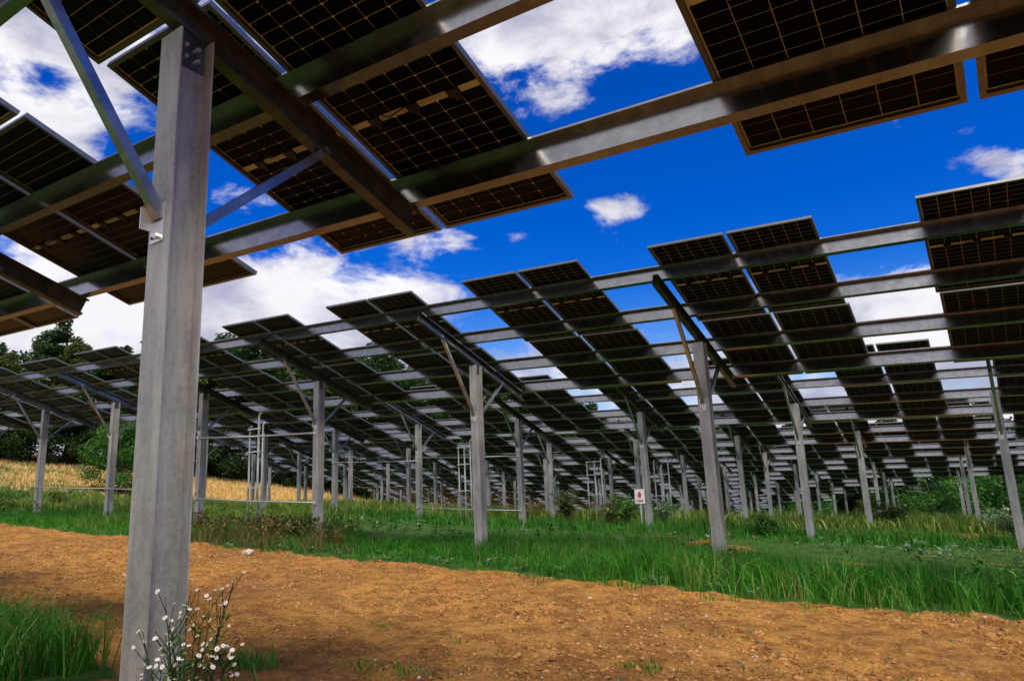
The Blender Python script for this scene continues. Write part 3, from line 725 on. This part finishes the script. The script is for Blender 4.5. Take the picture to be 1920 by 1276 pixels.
# clods and pebbles
def lumps(name, n, x0, x1, y0, y1, s0, s1, mt, label, seed, cat):
    g_ = np.random.default_rng(seed); x = g_.uniform(x0, x1, n); y = g_.uniform(y0, y1, n); k = (strip_mask(x, y) < .5) & (g_.random(n) < np.clip(.55 + fbm(x, y, .9, 2) * 1.5, 0.05, 1)); x, y = x[k], y[k]; n = len(x)
    ico = np.array([(0, 0, 1), (.89, 0, .45), (.28, .85, .45), (-.72, .53, .45), (-.72, -.53, .45), (.28, -.85, .45), (.72, .53, -.45), (-.28, .85, -.45), (-.89, 0, -.45), (-.28, -.85, -.45), (.72, -.53, -.45), (0, 0, -1)])
    tri = np.array([(0, 1, 2), (0, 2, 3), (0, 3, 4), (0, 4, 5), (0, 5, 1), (1, 6, 2), (2, 7, 3), (3, 8, 4), (4, 9, 5), (5, 10, 1), (2, 6, 7), (3, 7, 8), (4, 8, 9), (5, 9, 10), (1, 10, 6)])
    s_ = s0 + (s1 - s0) * g_.random(n) ** 3.5
    V = ico[None] * g_.uniform(.65, 1.35, (n, 12, 1)) * s_[:, None, None] * np.stack([g_.uniform(.8, 1.5, n), g_.uniform(.8, 1.3, n), g_.uniform(.45, .8, n)], -1)[:, None, :]
    V = V + np.stack([x, y, H(x, y) + s_ * .15], -1)[:, None, :]
    F = (tri[None] + np.arange(n)[:, None, None] * 12).reshape(-1, 3)
    o = link(name, fast_mesh(name, V.reshape(-1, 3), F, mt, False)); tag(o, label, cat, None, 'stuff')
def f_clod(k):
    co = k.n('ShaderNodeNewGeometry').outputs['Position']
    c = k.mix(k.rng(k.noise(co, 9, 3), .35, .65), (.15, .065, .02), (.40, .20, .075)); return pbr(k, Base_Color=c, Roughness=.95, IOR=1.2)
M['clod'] = mat('earth_clod', f_clod)
lumps('earth_clods', 60000, -16, 2, 3.0, 9.0, .003, .024, M['clod'], 'crumbly clods of brown earth', 301, 'earth')
lumps('pebbles', 350, -14, 2, 3.2, 9.0, .006, .022, M['stone'], 'pale pebbles scattered in the bare earth', 302, 'pebbles')
d_ = aim(443, 1037); 
o = MB(); 
stv = [Vector(v) for v in [(0, 0, .07), (.12, 0, .03), (.03, .09, .04), (-.1, .05, .03), (-.09, -.06, .03), (.04, -.09, .03), (.1, .05, -.03), (-.03, .1, -.03), (-.12, 0, -.03), (-.03, -.1, -.03), (.09, -.06, -.03), (0, 0, -.06)]]
me = me_from('stone', stv, [(0, 1, 2), (0, 2, 3), (0, 3, 4), (0, 4, 5), (0, 5, 1), (1, 6, 2), (2, 7, 3), (3, 8, 4), (4, 9, 5), (5, 10, 1), (2, 6, 7), (3, 7, 8), (4, 8, 9), (5, 9, 10), (1, 10, 6)], M['stone'])
o = link('stone', me, None, (-11.2, 8.15, float(H(-11.2, 8.15)) + .03)); tag(o, 'pale flat stone at the edge of the brown weeds', 'stone')

# ------------------------------------------------------------------ white flowers by the near post
def flower_plant(loc, seed, h, spread, nst, label):
    g_ = np.random.default_rng(seed)
    root = empty('daisy_plant', (loc[0], loc[1], float(H(loc[0], loc[1])))); tag(root, label, 'flower', None)
    st = MB(); heads = []; lc = []
    for q in range(nst):
        a = g_.uniform(0, 6.28); rr_ = spread * g_.uniform(.1, 1.0); hh = h * g_.uniform(.45, 1.0)
        e = Vector((math.cos(a) * rr_ * .8, math.sin(a) * rr_ + .03, hh)); mid_ = Vector((e.x * .35, e.y * .35, hh * .55))
        st.tube([(0, 0, -.02), mid_, e], [.003, .0022, .0010], 5)
        heads.append(e)
        for _ in range(4):
            f_ = g_.uniform(.25, .9); lc.append(tuple(mid_.lerp(e, f_) if g_.random() < .6 else Vector((0, 0, 0)).lerp(mid_, f_)))
        for _ in range(4):
            f_ = g_.uniform(.50, .92); p0 = mid_.lerp(e, f_); aa = g_.uniform(0, 6.28); l_ = g_.uniform(.04, .11)
            p1 = p0 + Vector((math.cos(aa) * l_ * .7, math.sin(aa) * l_ * .7, l_ * .9)); st.tube([p0, p1], [.0018, .0012], 4); heads.append(p1)
    link('stem', st.mesh('stem', [M['leaf_olive']]), root)
    me = leaves('leaf_spray', np.array(lc), g_.uniform(.025, .05, len(lc)), M['leaf_mid'], '', seed + 3, per=4, tilt=.6, link_=False); link('foliage', me, root)
    f = MB()
    for s2 in range(9):
        a = s2 / 9 * 6.283; c_, s_ = math.cos(a), math.sin(a); c2, s2_ = math.cos(a + .30), math.sin(a + .30); c3, s3 = math.cos(a - .30), math.sin(a - .30)
        i = len(f.v); f.v += [(0, 0, 0), (c2 * .007, s2_ * .007, .001), (c_ * .0115, s_ * .0115, .002), (c3 * .007, s3 * .007, .001)]; f.f.append((i, i + 3, i + 2, i + 1)); f.m.append(0)
    f.box((-.0028, -.0028, .0005), (.0028, .0028, .0035), 1)
    me = f.mesh('flower_head', [M['petal'], M['yolk']])
    for e in heads:
        for z_ in range(1 if g_.random() < .6 else 2):
            k_ = g_.uniform(.55, 1.05)
            q_ = Vector((g_.normal(0, .5), g_.normal(-.3, .5), .75)).normalized().to_track_quat('Z', 'Y').to_matrix().to_4x4()
            link('flower_head', me, root, mtx=Matrix.Translation(e + Vector((z_ * .014, z_ * -.01, z_ * .006))) @ q_ @ Matrix.Scale(k_, 4))
flower_plant((-2.70, 1.70), 401, .93, .20, 40, 'tall white fleabane daisies growing against the thick near post')
flower_plant((-2.66, 1.54), 402, .66, .15, 22, 'lower white daisies in front of the thick near post')

# ------------------------------------------------------------------ trees
def tree_meshes(seed, h, wd, nl, leafm, lsz, trunk_h=.3, lobes=16, squat=1.0):
    g_ = np.random.default_rng(seed); b = MB()
    th = h * trunk_h
    lean = Vector((g_.normal(0, .03) * h, g_.normal(0, .03) * h, 0))
    top = Vector((0, 0, h * .86)) + lean
    b.tube([(0, 0, -.5), Vector((0, 0, th)) + lean * .3, Vector((0, 0, h * .6)) + lean * .7, top], [h * .022, h * .017, h * .010, h * .003], 7)
    C = []; W = []
    for q in range(lobes):
        a = q * 2.399 + g_.uniform(-.4, .4); f_ = (q + .5) / lobes; zz = th + (h - th) * (f_ ** .85) * .92
        prof_ = math.sin(math.pi * min(1, .18 + .80 * f_)) ** .7
        rr_ = wd * .5 * prof_ * g_.uniform(.55, 1.0)
        e = Vector((math.cos(a) * rr_, math.sin(a) * rr_, zz + g_.normal(0, .02) * h)) + lean * f_
        s0 = Vector((0, 0, max(th * .7, zz - rr_ * .8))) + lean * f_ * .6
        b.tube([s0, s0.lerp(e, .55) + Vector((0, 0, .03 * h)), e], [h * .007, h * .004, h * .0015], 5)
        lr = wd * g_.uniform(.11, .20)
        C.append(np.array(e)); W.append(lr)
        for _ in range(2):
            C.append(np.array(e) * np.array([.6, .6, 1]) + g_.normal(0, lr * .6, 3)); W.append(lr * .8)
    C = np.array(C); W = np.array(W); k_ = g_.integers(0, len(C), nl)
    dd = g_.normal(0, 1, (nl, 3)); dd /= np.linalg.norm(dd, axis=1)[:, None]
    P = C[k_] + dd * (W[k_] * g_.random(nl) ** .45)[:, None] * np.array([1, 1, .75 * squat])
    sz = lsz * g_.uniform(.6, 1.3, nl)
    # small twisted leaf sprays
    L = g_.normal(0, 1, (nl, 3)); L[:, 2] *= .5; L /= np.linalg.norm(L, axis=1)[:, None]
    S = np.cross(L, g_.normal(0, 1, (nl, 3))); S /= np.linalg.norm(S, axis=1)[:, None]
    l = sz[:, None]
    V = np.stack([P - L * l * .5, P + S * l * .35, P + L * l * .5, P - S * l * .35], 1).reshape(-1, 3)
    i = np.arange(nl)[:, None] * 4; F = np.concatenate([i + np.array([[0, 1, 2]]), i + np.array([[0, 2, 3]])], 1).reshape(-1, 3)
    lobe_t = g_.random(len(C)) * .5
    tint = np.clip(lobe_t[k_] + g_.random(nl) * .5, 0, 1)
    return b.mesh('trunk', [M['bark']], True), fast_mesh('crown', V, F, leafm, False, {'tint': ('POINT', np.repeat(tint, 4))})
ORDN = 'first second third fourth fifth sixth seventh eighth ninth tenth eleventh twelfth thirteenth fourteenth fifteenth sixteenth seventeenth eighteenth nineteenth twentieth'.split()
KINDS = {}
def kind(key, *a, **k): KINDS[key] = (a[1], tree_meshes(*a, **k))
kind('oak', 501, 18, 12, 17000, M['leaf_dark'], .42, .22, 24)
kind('oak_b', 502, 18, 10, 15000, M['leaf_dark'], .42, .25, 20)
kind('poplar', 503, 18, 7.5, 13000, M['leaf_olive'], .38, .2, 22)
kind('round', 504, 10, 10, 12000, M['leaf_mid'], .30, .10, 20)
kind('shrub', 505, 5, 6.5, 9000, M['leaf_mid'], .17, .06, 18)
kind('under', 507, 10, 10, 13000, M['leaf_dark'], .34, .04, 24)
kind('edge', 506, 10, 9, 12000, M['leaf_olive'], .30, .08, 20)
def place_tree(key, az, dist, h, label, group, wide=1.0, name='woodland_tree'):
    x = math.sin(math.radians(az)) * dist; y = math.cos(math.radians(az)) * dist; zg = float(base_h(x, y))
    root = empty(name, (x, y, zg)); tag(root, label, 'tree', group)
    h0, (tm, cm) = KINDS[key]; s_ = h / h0
    root.scale = (s_ * wide, s_ * wide, s_); root.rotation_euler = (0, 0, random.uniform(0, 6.28))
    link('trunk', tm, root); link('crown', cm, root); return root
WOOD_L = 'dark green tree in the tall woodland edge behind the straw field'
def interp(a, tab):
    return float(np.interp(a, [t[0] for t in tab], [t[1] for t in tab]))
TOP = [(-80, 12), (-73, 11.2), (-70, 11.0), (-68.5, 10.3), (-67.2, 12.4), (-65.5, 11.9), (-63.8, 10.9), (-62, 10.6), (-57, 11.6), (-55, 12.1), (-50, 11.6), (-46, 10.8), (-44, 11.0), (-40, 9.2), (-35, 8.0), (-31, 7.4), (-27, 5.8), (-20, 4.4), (-12, 3.7), (-5, 3.4), (3, 3.8), (12, 4.5)]
RAD = [(-80, 112), (-60, 118), (-45, 132), (-30, 145), (-20, 142), (-8, 112), (12, 96)]
az = -75.0; q = 0; cnt = {}
while az < 8:
    for layer in (0, 1):
        a_ = az + (1.6 if layer else 0) + random.uniform(-.5, .5); dist = interp(a_, RAD) + layer * 9 + random.uniform(-2, 2)
        x = math.sin(math.radians(a_)) * dist; y = math.cos(math.radians(a_)) * dist; zg = float(base_h(x, y))
        el = interp(a_, TOP) - (0 if layer == 0 else .2) + random.uniform(-.7, .15)
        h = 1.33 + math.tan(math.radians(el)) * dist - zg
        h = max(h, 7) * 1.06
        key = ('oak', 'oak_b', 'poplar')[random.choice((0, 0, 1, 1, 2))] if h > 11 else ('under', 'under', 'edge')[q % 3]
        sec = 0 if a_ < -35 else (1 if a_ < -15 else 2); kk = (sec, layer); cnt[kk] = cnt.get(kk, 0) + 1
        lab = '%s %s tree from the left, %s line of the %s' % (ORDN[cnt[kk] - 1], {'oak': 'dark', 'oak_b': 'dark', 'poplar': 'olive', 'edge': 'olive', 'under': 'dark'}[key], ('front', 'back')[layer],
              ('tall wood beyond the straw', 'wood beyond the middle rows', 'wood at the right')[sec])
        place_tree(key, a_, dist, h, lab, ('trees of the woodland edge', 'trees of the distant middle wood', 'trees of the wood on the right')[sec], random.uniform(1.0, 1.3))
        q += 1
    az += 3.0
# understorey that closes the wood at the ground
az = -75.0; cnt = {}
while az < 8:
    dist = interp(az, RAD) - 5; sec = 0 if az < -52 else (1 if az < -30 else 2); cnt[sec] = cnt.get(sec, 0) + 1
    place_tree('under' if random.random() < .8 else 'edge', az + random.uniform(-.4, .4), dist, random.uniform(7.5, 10.5) * (1 if az < -35 else .72),
               '%s dark bush from the left at the foot of the %s' % (ORDN[cnt[sec] - 1], ('tall wood on the left', 'wood behind the middle posts', 'wood on the right side')[sec]), 'bushes at the foot of the wood', random.uniform(1.0, 1.3), 'woodland_bush')
    az += 2.3
def az_of(px, py=900):
    d = aim(px, py); return math.degrees(math.atan2(d.x, d.y))
place_tree('round', az_of(222), 84, 7.6, 'rounded dark green tree alone in front of the woods, left of the thick post', None, 1.0, 'round_tree')
place_tree('shrub', az_of(1742), 74, 5.6, 'bright green low tree with a thin trunk beyond the row ends on the right', None, 1.35, 'low_tree')
place_tree('round', az_of(1880), 80, 7.0, 'rounded green tree at the right, beyond the last posts', None, 1.15, 'round_tree')
place_tree('shrub', az_of(1815), 86, 5.5, 'pale green shrub between the low tree and the rightmost round tree', None, 1.2, 'shrub_tree')
place_tree('shrub', az_of(1490), 92, 5.0, 'dim green shrub under the far row, left of the low bright tree', None, 1.3, 'shrub_tree')
print('objects', len(sc.objects), 'tris', sum(len(m.polygons) for m in bpy.data.meshes))
